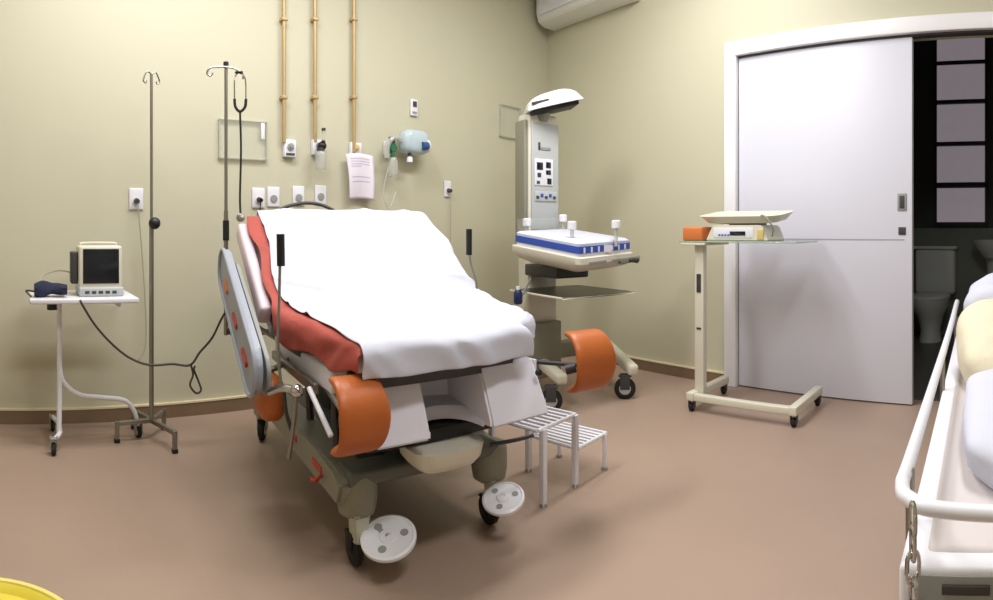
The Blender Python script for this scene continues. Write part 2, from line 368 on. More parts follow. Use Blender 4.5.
# acrylic holders on the wall
def acrylic(px0, py0, px1, py1, label, glint=False):
    a = BW(px0, py0); c = BW(px1, py1); t = thing('acrylic_holder', label, 'document holder', ((a.x + c.x) / 2, DB, c.z))
    b = nb(); fbox(b, WP, a.x, c.x, .02, .023, c.z, a.z); obj('front_sheet', b, 'acryl', t)
    b = nb()
    for (x0, x1, z0, z1) in ((a.x, a.x + .006, c.z, a.z), (c.x - .006, c.x, c.z, a.z), (a.x, c.x, c.z, c.z + .007), (a.x, c.x, a.z - .005, a.z)): fbox(b, WP, x0, x1, 0, .024, z0, z1)
    obj('edge', b, 'acedge', t)
    if glint: b = nb(); fbox(b, WP, c.x - .045, c.x - .02, .023, .028, a.z - .11, a.z - .01, .002); obj('clip_or_glint', b, 'white', t)  # bright glint on the acrylic, modelled as a raised white strip
acrylic(218, 119, 266, 161, 'clear acrylic document holder on the wall behind the stethoscope', True)
acrylic(499, 104, 519, 140, 'thin clear acrylic holder on the wall left of the infant warmer column')

# air conditioner
t = thing('air_conditioner', 'white split air conditioner high on the wall above the infant warmer', 'air conditioner', RW(s_corner - .55, 0, 2.9))
prof = [(0, .0), (.14, 0), (.2, .03), (.225, .1), (.225, .25), (.2, .29), (0, .29)]
AZ = 2.915
def ACP(u, v, h): return RW(h, u + .001, AZ + v)
b = nb(); prism(b, ACP, prof, s_corner - .1, s_corner - 1.12, .008); obj('body', b, 'acw', t)
b = nb(); prism(b, ACP, [(.15, .012), (.19, .027), (.207, .052), (.203, .056), (.186, .032), (.148, .017)], s_corner - .2, s_corner - .98); obj('air_vane', b, 'dgrey', t)
b = nb(); prism(b, ACP, [(.222, .08), (.2285, .08), (.2285, .24), (.222, .24)], s_corner - .15, s_corner - 1.02); obj('front_panel', b, 'white', t)

# ================================================================== IV STAND (lone)
def iv_hook_top(t, c, z, m, spread=.042, ang=0.2):
    for k in (0, 1):
        b = nb(); d = Vector((math.cos(ang + k * PI), math.sin(ang + k * PI), 0))
        tube(b, [c + Vector((0, 0, z - .012)), c + d * spread * .6 + Vector((0, 0, z)), c + d * spread + Vector((0, 0, z - .03)), c + d * spread * 1.1 + Vector((0, 0, z - .05)), c + d * spread * .8 + Vector((0, 0, z - .06)), c + d * spread * .65 + Vector((0, 0, z - .048))], .004, 8, 5)
        obj('hook', b, m, t)
c0 = Vector((.685, 2.97, 0))
t = thing('iv_stand', 'free standing grey steel IV stand with black knob beside the monitor table', 'IV stand', c0)
b = nb(); cyl(b, c0 + Vector((0, 0, .09)), c0 + Vector((0, 0, 1.13)), .0125); obj('outer_pole', b, 'steel', t)
b = nb(); cyl(b, c0 + Vector((0, 0, 1.12)), c0 + Vector((0, 0, 1.92)), .008); obj('inner_pole', b, 'steel', t)
b = nb(); ball(b, c0 + Vector((.012, -.02, 1.135)), .032, .028, .032); obj('clamp_knob', b, 'black', t)
for k, (dx, dy) in enumerate(((-.185, -.01), (.07, -.21), (.1, .13), (-.06, .18))):
    b = nb(); e = c0 + Vector((dx, dy, .1)); hexa(b, (c0 + Vector((0, 0, .1)) + e) / 2, Vector((dx, dy, 0)) / 2, Vector((-dy, dx, 0)).normalized() * .011, (0, 0, .011), .002)
    l = obj('leg', b, 'steel', t)
    b = nb(); box(b, e.x - .011, e.y - .011, .012, e.x + .011, e.y + .011, .111, .002); obj('foot_post', b, 'steel', l)
    b = nb(); box(b, e.x - .014, e.y - .014, .0, e.x + .014, e.y + .014, .02, .003); obj('rubber_foot', b, 'rubber', l)
iv_hook_top(t, c0, 1.93, 'steel')

# ================================================================== MONITOR TABLE
t = thing('instrument_table', 'small white tubular table on castors carrying the patient monitor', 'table', (.3, 2.95, 0))
b = nb(); box(b, .045, 2.76, .745, .575, 3.16, .77, .006); obj('table_top', b, 'white', t)
for x_ in (.17, .48):
    b = nb(); tube(b, [(x_, 2.79, .735), (x_, 3.13, .735)], .011); obj('top_rail', b, 'white', t)
b = nb(); tube(b, [(.2, 2.95, .735), (.2, 2.95, .6), (.2, 2.93, .35), (.195, 2.9, .08)], .0135, 10, 6); obj('post', b, 'white', t)
b = nb(); tube(b, [(.2, 2.94, .42), (.22, 2.94, .33), (.3, 2.95, .26), (.42, 2.97, .235), (.54, 2.985, .21), (.595, 3.0, .15), (.62, 3.01, .07)], .012, 10, 6); obj('curved_brace', b, 'white', t)
b = nb(); tube(b, [(.17, 2.84, .075), (.2, 2.9, .085), (.2, 3.05, .085), (.18, 3.17, .075)], .012, 10, 4); obj('foot_bar', b, 'white', t)
def caster(parent, c, r=.03, w=.022, dirn=(1, 0, 0), top=.08, wm='rubber', hub='grey', fork='grey'):
    c = Vector(c); d = Vector(dirn).normalized()
    b = nb(); lathe(b, Vector((c.x, c.y, r)) - d * w / 2, d, [(r * .8, 0), (r, w * .2), (r, w * .8), (r * .8, w)], 22); o = obj('castor', b, wm, parent)
    b = nb(); lathe(b, Vector((c.x, c.y, r)) - d * (w / 2 + .003), d, [(r * .5, 0), (r * .55, .002), (r * .55, w + .004), (r * .5, w + .006)], 16); obj('hub', b, hub, o)
    s = d.cross(Vector((0, 0, 1)))
    b = nb()
    for k in (-1, 1): hexa(b, Vector((c.x, c.y, (r + top) / 2 + .004)) + d * k * (w / 2 + .006), s * r * .45, d * .0025, (0, 0, (top - r) / 2 + .008), .001)
    hexa(b, Vector((c.x, c.y, top - .004 + .005)), s * r * .6, d * (w / 2 + .009), (0, 0, .004), .001); obj('fork', b, fork, o)
    return o
caster(t, (.165, 2.83, 0)); caster(t, (.18, 3.17, 0)); caster(t, (.622, 3.01, 0), dirn=(1, .3, 0))
# monitor
mz = .771
def MN(a, d, z): return Vector((.29 + a, 2.86 + d, mz + z))
t = thing('patient_monitor', 'cream patient monitor with dark screen on the small white table', 'monitor', MN(.11, .1, 0))
b = nb(); fbox(b, MN, 0, .22, .0, .17, .03, .25, .012); obj('housing', b, 'cream', t)
b = nb(); fbox(b, MN, .0, .225, -.02, .17, .0, .045, .008); obj('control_base', b, 'panel', t)
b = nb(); fbox(b, MN, .022, .203, -.004, .01, .062, .235, .003); obj('screen', b, 'screen', t)
for k in range(5):
    b = nb(); fbox(b, MN, .03 + k * .034, .052 + k * .034, -.023, -.018, .014, .028, .002); obj('button', b, 'dgrey', t)
b = nb(); tube(b, [MN(.02, .1, .25), MN(.03, .1, .262), MN(.19, .1, .262), MN(.205, .1, .25)], .006, 8, 3); obj('carry_handle', b, 'cream', t)
b = nb(); fbox(b, MN, -.035, -.002, .02, .12, .06, .22, .006); obj('module', b, 'dgrey', t)
# bp cuff bundle
t = thing('blood_pressure_cuff', 'dark blue rolled blood pressure cuff left of the patient monitor', 'cuff', (.14, 2.86, .771))
b = nb()
def cuff(u, v):
    a = v * 2 * PI; r = .036 + .006 * math.sin(u * 9) + .004 * math.sin(3 * a + u * 7)
    return Vector((.07 + u * .16, 2.85 + .02 * math.sin(u * 3) + math.cos(a) * r * 1.3, .771 + .037 + math.sin(a) * r * (.85 + .2 * math.sin(u * 5))))
rings = [[cuff(i / 10, j / 16) for j in range(16)] for i in range(11)]; loft(b, rings); obj('rolled_cuff', b, 'navy', t)
b = nb(); tube(b, [(.09, 2.85, .83), (.12, 2.95, .87), (.2, 3.0, .89), (.27, 2.97, .88)], .004, 6, 6); obj('hose', b, 'lcable', t)
b = nb(); tube(b, [(.07, 2.84, .8), (.03, 2.86, .8), (.055, 2.84, .775)], .005, 6, 5); obj('connector', b, 'dgrey', t)
b = nb(); cyl(b, (.155, 2.8, .715), (.155, 2.8, .744), .025); cp = obj('clamp_knob', b, 'black', bpy.data.objects['instrument_table'])
# cable to the bed
def rp(px, r, z=None, py=None):
    a = (px - XL) / F
    if z is None: z = HC + (HY - py) / F * r
    return Vector((r * math.sin(a), r * math.cos(a), z))
t = thing('monitor_cable', 'brown cable looping from under the white table to the delivery bed', 'cable', (.9, 2.9, .35))
b = nb(); tube(b, [rp(p, r, py=y) for p, y, r in ((80, 300, 2.75), (83, 306, 2.75), (95, 325, 2.8), (112, 344, 2.85), (130, 358, 2.88), (150, 365, 2.88), (172, 364, 2.9), (190, 365, 2.9), (200, 352, 2.9), (212, 338, 2.88), (222, 318, 2.85), (233, 300, 2.82))], .006, 8, 6); obj('run', b, 'cable', t)
b = nb(); tube(b, [rp(p, r, py=y) for p, y, r in ((191, 365, 2.9), (193, 375, 2.9), (190, 385, 2.89), (196, 393, 2.89), (201, 390, 2.9), (198, 380, 2.91), (194, 370, 2.9), (195, 366, 2.9))], .0055, 8, 5); obj('coil', b, 'cable', t)

# ================================================================== DELIVERY BED
BA = math.radians(10.5); BU = Vector((math.sin(BA), math.cos(BA), 0)); BWv = Vector((math.cos(BA), -math.sin(BA), 0)); BO = Vector((1.05, 1.62, 0))
def B(s, t, z): return BO + BWv * s + BU * t + Vector((0, 0, z))
bed = thing('delivery_bed', 'adjustable obstetric delivery bed with raised backrest and orange leg rests', 'delivery bed', B(.3, .4, 0))
# mattress side profile (t, z) of top
PR = smoothpath([(-.235, 0, .765), (0, 0, .778), (.25, 0, .785), (.43, 0, .80), (.56, 0, .87), (.78, 0, 1.035), (1.0, 0, 1.19)], 5)
def lerp(a, b, t): return a + (b - a) * t
def ss(a, b, x): x = max(0, min(1, (x - a) / (b - a))); return x * x * (3 - 2 * x)
def sL(t): return lerp(-.075, -.15, ss(-.25, .4, t)) + .01 * max(0, (-.1 - t) / .12) ** 2
def sR(t): return lerp(.615, .80, ss(-.25, .5, t)) - .11 * max(0, (-.08 - t) / .14) ** 2
LEN = [0]
for i in range(1, len(PR)): LEN.append(LEN[-1] + (PR[i] - PR[i - 1]).length)
def at(q):                                             # q metres along the top profile -> t, z, normal(t,z)
    if q <= 0:
        return PR[0].x, PR[0].z, (0, 1)
    for i in range(1, len(PR)):
        if q <= LEN[i]:
            f = (q - LEN[i - 1]) / (LEN[i] - LEN[i - 1]); p = PR[i - 1].lerp(PR[i], f); d = (PR[i] - PR[i - 1]).normalized(); return p.x, p.z, (-d.z, d.x)
    d = (PR[-1] - PR[-2]).normalized(); return PR[-1].x, PR[-1].z, (-d.z, d.x)
TH = .11
b = nb(); rings = []
for i, p in enumerate(PR):
    q = LEN[i]; t_, z_, n = at(max(q, .001)); k = 1
    ring = []
    endf = min(1, q / .05 + .55) if q < .05 else (min(1, (LEN[-1] - q) / .05 + .55) if LEN[-1] - q < .05 else 1)
    l, r_ = sL(t_) + .012, sR(t_) - .012; th = TH * endf
    for (cx, cz, a0) in ((r_ - .035, -.035, 0), (l + .035, -.035, PI / 2), (l + .035, -TH + .035, PI), (r_ - .035, -TH + .035, 3 * PI / 2)):
        for m_ in range(4):
            a = a0 + m_ * PI / 6; ss_ = cx + .035 * math.cos(a); zz = (cz + .035 * math.sin(a) + TH / 2) * endf - TH / 2
            ring.append(B(ss_, t_ + n[0] * (zz - .006), z_ + n[1] * (zz - .006)))
    rings.append(ring)
loft(b, rings); obj('mattress', b, 'pink', bed, sub=1)
# backrest panel and seat deck under the mattress
def deck(name, q0, q1, off, th, m, inset=.03, parent=bed):
    b = nb(); rings = []
    for k in range(9):
        q = lerp(q0, q1, k / 8); t_, z_, n = at(q); l, r_ = sL(t_) + inset, sR(t_) - inset
        rings.append([B(s, t_ + n[0] * o, z_ + n[1] * o) for s, o in ((l, -off), (r_, -off), (r_, -off - th), (l, -off - th))])
    loft(b, rings); return obj(name, b, m, parent)
deck('seat_deck', .03, .66, TH + .006, .03, 'dgrey', .02)
bp = deck('backrest_shell', .7, LEN[-1] + 0, TH + .004, .045, 'rail', -.0)
b = nb(); fbox(b, B, .1, .6, .02, .5, .56, .63, .01); obj('seat_frame', b, 'dgrey', bed)
b = nb(); fbox(b, B, -.115, -.05, -.1, .6, .585, .665, .012); obj('side_beam', b, 'lav', bed)
b = nb(); fbox(b, B, .62, .66, -.05, .75, .6, .64, .006); obj('side_beam', b, 'grey', bed)
# head arc handle
b = nb(); zz = 1.155
pts = [rp(p, r, py=y) for p, y, r in ((270, 216, 3.0), (283, 208, 3.02), (295, 204.5, 3.04), (307, 203, 3.06), (320, 204.5, 3.08), (333, 210, 3.1), (341, 216, 3.12))]
tube(b, pts, .009, 8, 4); obj('head_handle', b, 'dgrey', bed)
# lift pillars
for tt in (.3, .8):
    b = nb(); fbox(b, B, .17, .4, tt - .1, tt + .1, .26, .57, .01); obj('lift_column', b, 'dgrey', bed)
# chassis
b = nb()
prism(b, lambda u, v, h: B(h, u, v), [(-.03, .2), (1.2, .2), (1.24, .25), (1.2, .3), (.2, .315), (-.0, .31), (-.06, .28)], -.07, .05, .012)
ch = obj('side_chassis', b, 'creamd', bed)
b = nb(); prism(b, lambda u, v, h: B(h, u, v), [(.03, .2), (1.2, .2), (1.24, .25), (1.2, .3), (.2, .315), (.05, .3), (.01, .27)], .5, .6, .01); obj('side_chassis', b, 'creamd', bed)
b = nb(); fbox(b, B, .05, .5, .12, 1.1, .2, .28, .01); obj('chassis_pan', b, 'dgrey', bed)
b = nb(); fbox(b, B, -.04, .56, -.06, .06, .265, .315, .015); obj('front_crossbar', b, mat('crossbar_grey', (96, 98, 92), .45), bed)
for (tt, zz, l) in ((.12, .262, .1), (.42, .268, .07)):
    b = nb(); fbox(b, B, -.075, -.069, tt, tt + l, zz - .012, zz + .012, .002); obj('red_strip', b, 'redp', ch)
# front castor housings
def front_wheel(s, t, hw, dz, parent=bed):
    b = nb(); lathe(b, B(s + .012, t, .155), (0, 0, 1), [(.045, 0), (.062, .012), (.068, .05), (.068, .12), (.06, .14)], 32)
    h = obj('castor_housing', b, 'creamd', parent)
    b = nb(); prism(b, lambda u, v, q: B(s + u, t - .045 + q, v), [(-.028, .175), (-.022, .085), (.02, .075), (.034, .175)], -.022, .03, .006); obj('castor_leg', b, mat('housing_grey', (196, 194, 178), .4), h)
    c = caster(h, B(s - .005, t - .02, 0), .055, .03, (BWv.x, BWv.y, 0), .1, fork='black', hub='black')
    return h
front_wheel(.0, .0, .2, 0); front_wheel(.54, -.0, .12, 0)
# corner bumper discs, mounted nearly flat
def disc(px, py, r, R):
    c = rp(px, r, py=py); toc = Vector((-c.x, -c.y, 0)).normalized(); d = (toc + Vector((0, 0, 4.0))).normalized()
    d = (d + BWv * -.15).normalized()
    b = nb(); lathe(b, c - d * .02, d, [(R * .9, 0), (R, .004), (R, .014), (R * .9, .018), (R * .86, .015), (R * .34, .015), (R * .3, .02), (R * .12, .022), (R * .1, .018)], 36); o = obj('bumper_disc', b, 'white', bed)
    x, y, _ = basis(d)
    for k in range(3):
        a = k * 2 * PI / 3 + .5; q = c + d * .0 + (x * math.cos(a) + y * math.sin(a)) * R * .58 - d * .006
        b = nb(); lathe(b, q, d, [(R * .15, 0), (R * .15, .003)], 14); obj('disc_hole', b, 'grey', o)
    b = nb(); cyl(b, c - d * .02, B(.04, -.02, .12) if px < 450 else B(.55, -.01, .12), .02); obj('axle', b, 'grey', o)
disc(388, 535, 1.84, .09); disc(503, 496, 2.06, .076)
# rear castors
for (s, tt) in ((-.03, 1.17), (.56, 1.17)):
    b = nb(); fbox(b, B, s - .04, s + .04, tt - .06, tt + .05, .125, .24, .012); h = obj('castor_housing', b, 'creamd', bed)
    caster(h, B(s, tt, 0), .062, .032, (.8, -.6, 0), .13, hub='cream', fork='grey')
# white U shaped foot section (cut out towards the foot)
def BU_(u, v, h): return B(u, v, h)
def wing(s0, s1, t0, t1, zb, zt, name, flip=1):
    b = nb(); rings = []
    lo = [B(s0, t0, zb), B(s1, t0, zb), B(s1, t1, zb), B(s0, t1, zb)]
    w = .02
    hi = [B(s0 + (w if flip > 0 else -.0), t0 + .075, zt), B(s1 - (w if flip < 0 else .0), t0 + .075, zt), B(s1, t1, zt), B(s0, t1, zt)]
    mid = [l.lerp(h, .16) + (BU * -.004) for l, h in zip(lo, hi)]
    loft(b, [lo, mid, hi]); es = list(b.edges); bmesh.ops.bevel(b, geom=es, offset=.008, segments=2, affect='EDGES')
    return obj(name, b, 'lav', bed)
wing(-.03, .155, -.25, .05, .455, .64, 'foot_section_wing', 1)
wing(.37, .62, -.27, .05, .455, .645, 'foot_section_wing', -1)
b = nb(); N = 24; rings = []
for i in range(N + 1):
    a = PI * i / N; ca_, sa_ = math.cos(a), math.sin(a) ** .75 if 0 < i < N else 0
    cs = .268
    P0 = B(cs - .10 * ca_, -.22 + .15 * sa_, .468)     # lip of the cut-out
    P1 = B(cs - .115 * ca_, -.21 + .155 * sa_, .492)
    P2 = B(cs - .165 * ca_, -.17 + .2 * sa_, .505)
    P3 = B(cs - .175 * ca_, -.15 + .21 * sa_, .64)
    P4 = B(cs - .19 * ca_, -.14 + .22 * sa_, .64)
    P5 = B(cs - .18 * ca_, -.16 + .22 * sa_, .45)
    rings.append([P0, P1, P2, P3, P4, P5, B(cs - .10 * ca_, -.22 + .15 * sa_, .45)])
loft(b, rings); obj('foot_section_cutout', b, 'lav', bed)
b = nb(); fbox(b, B, .62, .636, -.18, .02, .5, .63, .004); obj('wing_end_plate', b, 'white', bed)
b = nb(); c = B(.585, -.243, .60); lathe(b, c, (-BU.x, -BU.y, 0.3), [(.011, 0), (.011, .012), (.008, .014)]); obj('lock_button', b, 'black', bed)
# beige collecting tray below
b = nb(); rings = []
for z, k in ((.325, .8), (.35, .95), (.385, 1.0), (.39, 1.02)):
    rings.append([B(.27 + .13 * k * math.copysign(abs(math.cos(q)) ** .5, math.cos(q)), -.11 + .11 * k * math.copysign(abs(math.sin(q)) ** .5, math.sin(q)), z) for q in [2 * PI * i / 32 for i in range(32)]])
loft(b, rings); obj('drip_tray', b, 'cream', bed)
b = nb(); fbox(b, B, .0, .56, -.12, .15, .395, .44, .006); obj('tray_frame', b, 'black', bed)
b = nb(); fbox(b, B, .16, .36, .02, .3, .29, .42, .01); obj('tray_support', b, 'dgrey', bed)
b = nb(); tube(b, [B(.5, -.08, .32), B(.6, -.12, .33), B(.66, -.13, .335)], .008, 8, 3); obj('tray_lever', b, 'dgrey', bed)
# orange leg rests
def leg_rest(c, q, e, R, L, name='leg_rest'):
    q, e = Vector(q).normalized(), Vector(e).normalized(); up = q.cross(e).normalized(); up = up if up.z > 0 else -up
    b = nb(); rings = []; n = 18
    for i in range(n + 1):                          # along the arc
        a = lerp(1.75, -1.6, i / n); sec = []
        tip = 1 - .35 * ss(.75, 1, abs(i / n - .5) * 2)
        for k in range(14):                         # closed pad section
            w = 2 * PI * k / 14; x = L / 2 * math.copysign(abs(math.cos(w)) ** .55, math.cos(w)); y = .022 * tip * math.sin(w)
            rr = R + y + .012 * (2 * x / L) ** 2
            sec.append(Vector(c) + e * x * (1 - .18 * abs(i / n - .5) * 2) + (q * math.cos(a) * .92 + up * math.sin(a)) * rr)
        rings.append(sec)
    loft(b, rings); o = obj(name, b, 'orange', bed, sub=1); return o
cL = rp(350, 1.68, py=413); rL = Vector((math.cos(.564), -math.sin(.564), 0)); toL = Vector((-math.sin(.564), -math.cos(.564), 0))
o1 = leg_rest(cL, rL * .45 + toL * .89, rL * .89 - toL * .45, .092, .165)
cR = rp(581, 2.3, py=360); rR = Vector((math.cos(.966), -math.sin(.966), 0)); toR = Vector((-math.sin(.966), -math.cos(.966), 0))
o2 = leg_rest(cR, rR * .6 + toR * .8, rR * .85 - toR * .55, .1, .185)
b = nb(); tube(b, [cL + Vector((0, 0, -.02)), B(-.1, .0, .6), B(-.06, .1, .62)], .012, 10, 3); obj('rest_arm', b, 'steel', bed)
b = nb(); tube(b, [cR + Vector((0, 0, -.02)), B(.8, .05, .56), B(.68, .12, .61)], .009, 10, 3); obj('rest_arm', b, 'dgrey', bed)
b = nb(); cyl(b, cR - rR * .02 + Vector((0, 0, -.03)), cR - rR * .06 + Vector((0, 0, -.04)), .02); obj('rest_joint', b, 'dgrey', bed)
# orange pad further back at the left side
b = nb(); cP = B(-.2, .36, .47); ball(b, cP, .05, .1, .085, BWv, BU, (0, 0, 1), pw=.6); obj('side_pad', b, 'orange', bed)
# left side rail : inclined oblong panel
def railfn(u, v, h): return B(-.29 + h, .5 + u * math.cos(.5) - v * math.sin(.5), .765 + u * math.sin(.5) + v * math.cos(.5))
def stadium(L, R, n=10): return [(L + R * math.cos(a), R * math.sin(a)) for a in [-PI / 2 + PI * i / n for i in range(n + 1)]] + [(-L + R * math.cos(a), R * math.sin(a)) for a in [PI / 2 + PI * i / n for i in range(n + 1)]]
b = nb(); prism(b, railfn, stadium(.32, .095), -.014, .014, .006); sr = obj('side_rail', b, 'rail', bed)
b = nb(); prism(b, lambda u, v, h: railfn(u, v, h) + Vector((0, 0, -.03)) - BU * .03, stadium(.3, .075), .03, .045, .004); obj('rail_inner_panel', b, 'grey', sr)
b = nb(); R_ = [railfn(u, v, -.016) for u, v in stadium(.32, .095)]; R_.append(R_[0]); tube(b, R_, .009, 8, 1); obj('rail_rim', b, 'rail', sr)
for u in (.22, -.02, -.24):
    b = nb(); prism(b, railfn, [(u + x, y - .02) for x, y in stadium(.035, .014, 6)], -.022, -.013, .002); obj('rail_grip', b, 'redp' if u < .1 else 'orange2', sr)
b = nb(); tube(b, [B(-.24, .75, .82), B(-.2, .8, .7), B(-.08, .7, .62)], .012, 8, 3); obj('rail_hinge', b, 'steel', bed)
b = nb(); tube(b, [B(-.24, .35, .64), B(-.2, .38, .56), B(-.08, .38, .61)], .012, 8, 3); obj('rail_hinge', b, 'steel', bed)
b = nb(); hexa(b, B(-.18, .735, .925), BWv * .026, (BU * math.cos(.63) + Vector((0, 0, math.sin(.63)))) * .3, (BU * -math.sin(.63) + Vector((0, 0, math.cos(.63)))) * .045, .018); obj('backrest_side_bar', b, 'pink', bed)
# right side rail (beyond the mattress)
def railfn2(u, v, h): return B(.90 + h, .62 + u * math.cos(.5) - v * math.sin(.5), .72 + u * math.sin(.5) + v * math.cos(.5))
b = nb(); prism(b, railfn2, stadium(.2, .08), -.014, .014, .006); obj('side_rail', b, 'rail', bed)
# push levers with black grips
def lever(pts, grip, r=.0055):
    b = nb(); tube(b, pts, r, 8, 4); o = obj('lever_rod', b, 'steel', bed)
    b = nb(); cyl(b, grip[0], grip[1], .0145, seg=14); obj('lever_grip', b, 'black', o)
lever([rp(280, 2.0, py=262), rp(279, 1.98, py=310), rp(278, 1.96, py=350), rp(281, 1.94, py=385)], (rp(281, 2.0, py=266), rp(280.5, 2.0, py=234)))
lever([rp(469, 2.75, py=252), rp(471, 2.74, py=265), rp(476, 2.72, py=282), rp(477, 2.7, py=300), rp(477, 2.68, py=330)], (rp(469, 2.75, py=255), rp(469, 2.75, py=229)))
# mechanisms on the left
b = nb(); tube(b, [rp(270, 2.0, py=392), rp(283, 1.93, py=388), rp(298, 1.88, py=392)], .014, 10, 3); obj('lever_mount', b, 'chrome', bed)
b = nb(); ball(b, rp(297, 1.87, py=391), .022); obj('clamp', b, 'chrome', bed)
b = nb(); tube(b, [rp(309, 1.85, py=388), rp(320, 1.78, py=412), rp(331, 1.72, py=436)], .0085, 10, 3); obj('support_rod', b, 'white', bed)
b = nb(); tube(b, [rp(296, 1.87, py=395), rp(294, 1.9, py=420), rp(289, 1.95, py=458)], .008, 8, 3); obj('hanging_rod', b, 'steel', bed)
b = nb(); tube(b, [rp(284, 1.93, py=391), rp(286, 1.93, py=412), rp(292, 1.93, py=432)], .007, 8, 3); obj('hanging_rod', b, 'dgrey', bed)
b = nb(); tube(b, [B(-.07, .12, .25), B(-.1, .1, .24), B(-.105, .13, .237)], .007, 8, 3); obj('pedal', b, 'redp', bed)
b = nb(); fbox(b, B, -.14, -.122, .0, .55, .565, .6, .004); obj('accessory_rail', b, 'steel', bed)
for (s, tt) in ((-.02, .12), (.0, .5), (.6, .3)):
    b = nb(); tube(b, [B(s, tt, .61), B(s + .03, tt + .08, .45), B(s + .02, tt + .02, .3)], .016, 8, 3); obj('scissor_link', b, 'dgrey', bed)
# bed IV pole
c1 = rp(226, 3.04, 0)
b = nb(); cyl(b, (c1.x, c1.y, .55), (c1.x, c1.y, 1.2), .012); po = obj('iv_pole', b, 'steel', bed)
b = nb(); cyl(b, (c1.x, c1.y, 1.19), (c1.x, c1.y, 1.965), .009); obj('upper_pole', b, 'steel', po)
b = nb(); cyl(b, (c1.x, c1.y, 1.045), (c1.x, c1.y, 1.15), .017); obj('pole_sleeve', b, 'black', po)
b = nb(); cyl(b, (c1.x, c1.y, 1.955), (c1.x, c1.y, 1.98), .014); obj('pole_cap', b, 'black', po)
hl = [rp(p, 3.03, py=y) for p, y in ((226, 67), (218, 67), (210, 68), (207, 73), (210, 76), (213, 73))]
b = nb(); tube(b, hl, .005, 8, 4); obj('hook', b, 'steel', po)
b = nb(); tube(b, [rp(p, 3.03, py=y) for p, y in ((226, 67), (233, 68), (239, 71), (243, 74), (243, 79))], .005, 8, 4); obj('hook', b, 'steel', po)
b = nb(); tube(b, [(c1.x, c1.y, .58), (c1.x + .06, c1.y - .03, .55), B(-.05, .98, .6), B(-.03, .75, .61)], .014, 8, 3); obj('pole_bracket', b, 'dgrey', po)
# stethoscope hung on the hook
t = thing('stethoscope', 'dark stethoscope hanging from the hook of the bed IV pole', 'stethoscope', rp(240, 3.0, py=220))
b = nb(); tube(b, [rp(237, 3.02, py=73), rp(234.5, 3.01, py=80), rp(234.5, 3.01, py=100)], .004, 8, 4); obj('ear_tube', b, 'chrome', t)
b = nb(); tube(b, [rp(241, 3.02, py=73), rp(245.5, 3.01, py=80), rp(246, 3.01, py=100)], .004, 8, 4); obj('ear_tube', b, 'chrome', t)
b = nb(); ball(b, rp(237, 3.02, py=72.5), .011, .011, .009); ball(b, rp(241, 3.02, py=72.5), .011, .011, .009); obj('ear_tips', b, 'black', t)
b = nb(); tube(b, [rp(234.5, 3.01, py=99), rp(235.5, 3.01, py=107), rp(240, 3.01, py=111.5), rp(245, 3.01, py=107), rp(246, 3.01, py=99)], .008, 8, 5); tube(b, [rp(240, 3.01, py=111), rp(241, 3.01, py=150), rp(240, 3.0, py=195), rp(240.5, 2.98, py=214)], .006, 8, 4); obj('rubber_tubing', b, 'black', t)
b = nb(); lathe(b, rp(240.5, 2.97, py=218), (-.4, -1, .2), [(.02, 0), (.022, .004), (.022, .01), (.01, .014)]); obj('chest_piece', b, 'steel', t)

# ---- sheets
def drop(e, r):                                     # arc length past the edge -> outward, down
    if e <= 0: return 0, 0
    if e < r * PI / 2: return r * math.sin(e / r), r * (1 - math.cos(e / r))
    return r + .03 * (e - r * PI / 2), r + (e - r * PI / 2)
def draped(sfun, q0, q1, nu, nv, lift, wr, rr=.035, seed=0):
    Ltot = LEN[-1]
    def f(u, v):
        q = lerp(q0, q1, v); qq = max(0.0, min(Ltot, q)); t_, z_, n = at(qq)
        of, df = drop(-q, rr + .005); ob, db = drop(q - Ltot, rr)
        s = sfun(u, qq, t_, q); l, r_ = sL(t_) - .002, sR(t_) + .002
        o2_, d2 = drop(s - r_, rr); o1_, d1 = drop(l - s, rr)
        sc = max(l - o1_, min(r_ + o2_, s)) if (s > r_ or s < l) else s
        if s > r_: sc = r_ + o2_ - 0
        if s < l: sc = l - o1_
        dd = max(d1, d2, df)
        z = z_ + n[1] * lift - dd; t2 = t_ + n[0] * lift - of
        if db: t2 += ob * .6; z -= db
        P_ = Vector((s * 3.2 + seed, q * 3.0, seed)); w = noise.noise(P_) * 1.0 + .5 * noise.noise(P_ * 2.3)
        ridge = (1 - abs(noise.noise(Vector((s * 2.2 + q * 3.5 + seed, q * 1.3 - s * 1.2, seed * 2))) * 2)) ** 6
        k = wr * (w + 1.8 * ridge)
        fold = 0
        if dd > .01: fold = .006 * math.sin(s * 30 + q * 22 + 5 * noise.noise(P_ * 1.5)) * min(1, dd / .05)
        z += k * n[1] * (1 if dd < .02 else .3); t2 += k * n[0]
        if df > .01: t2 -= fold + abs(k)
        if d2 > .01: sc += fold + abs(k)
        if d1 > .01: sc -= fold + abs(k)
        return B(sc, t2, z)
    b = nb(); grid(b, nu, nv, f); return b
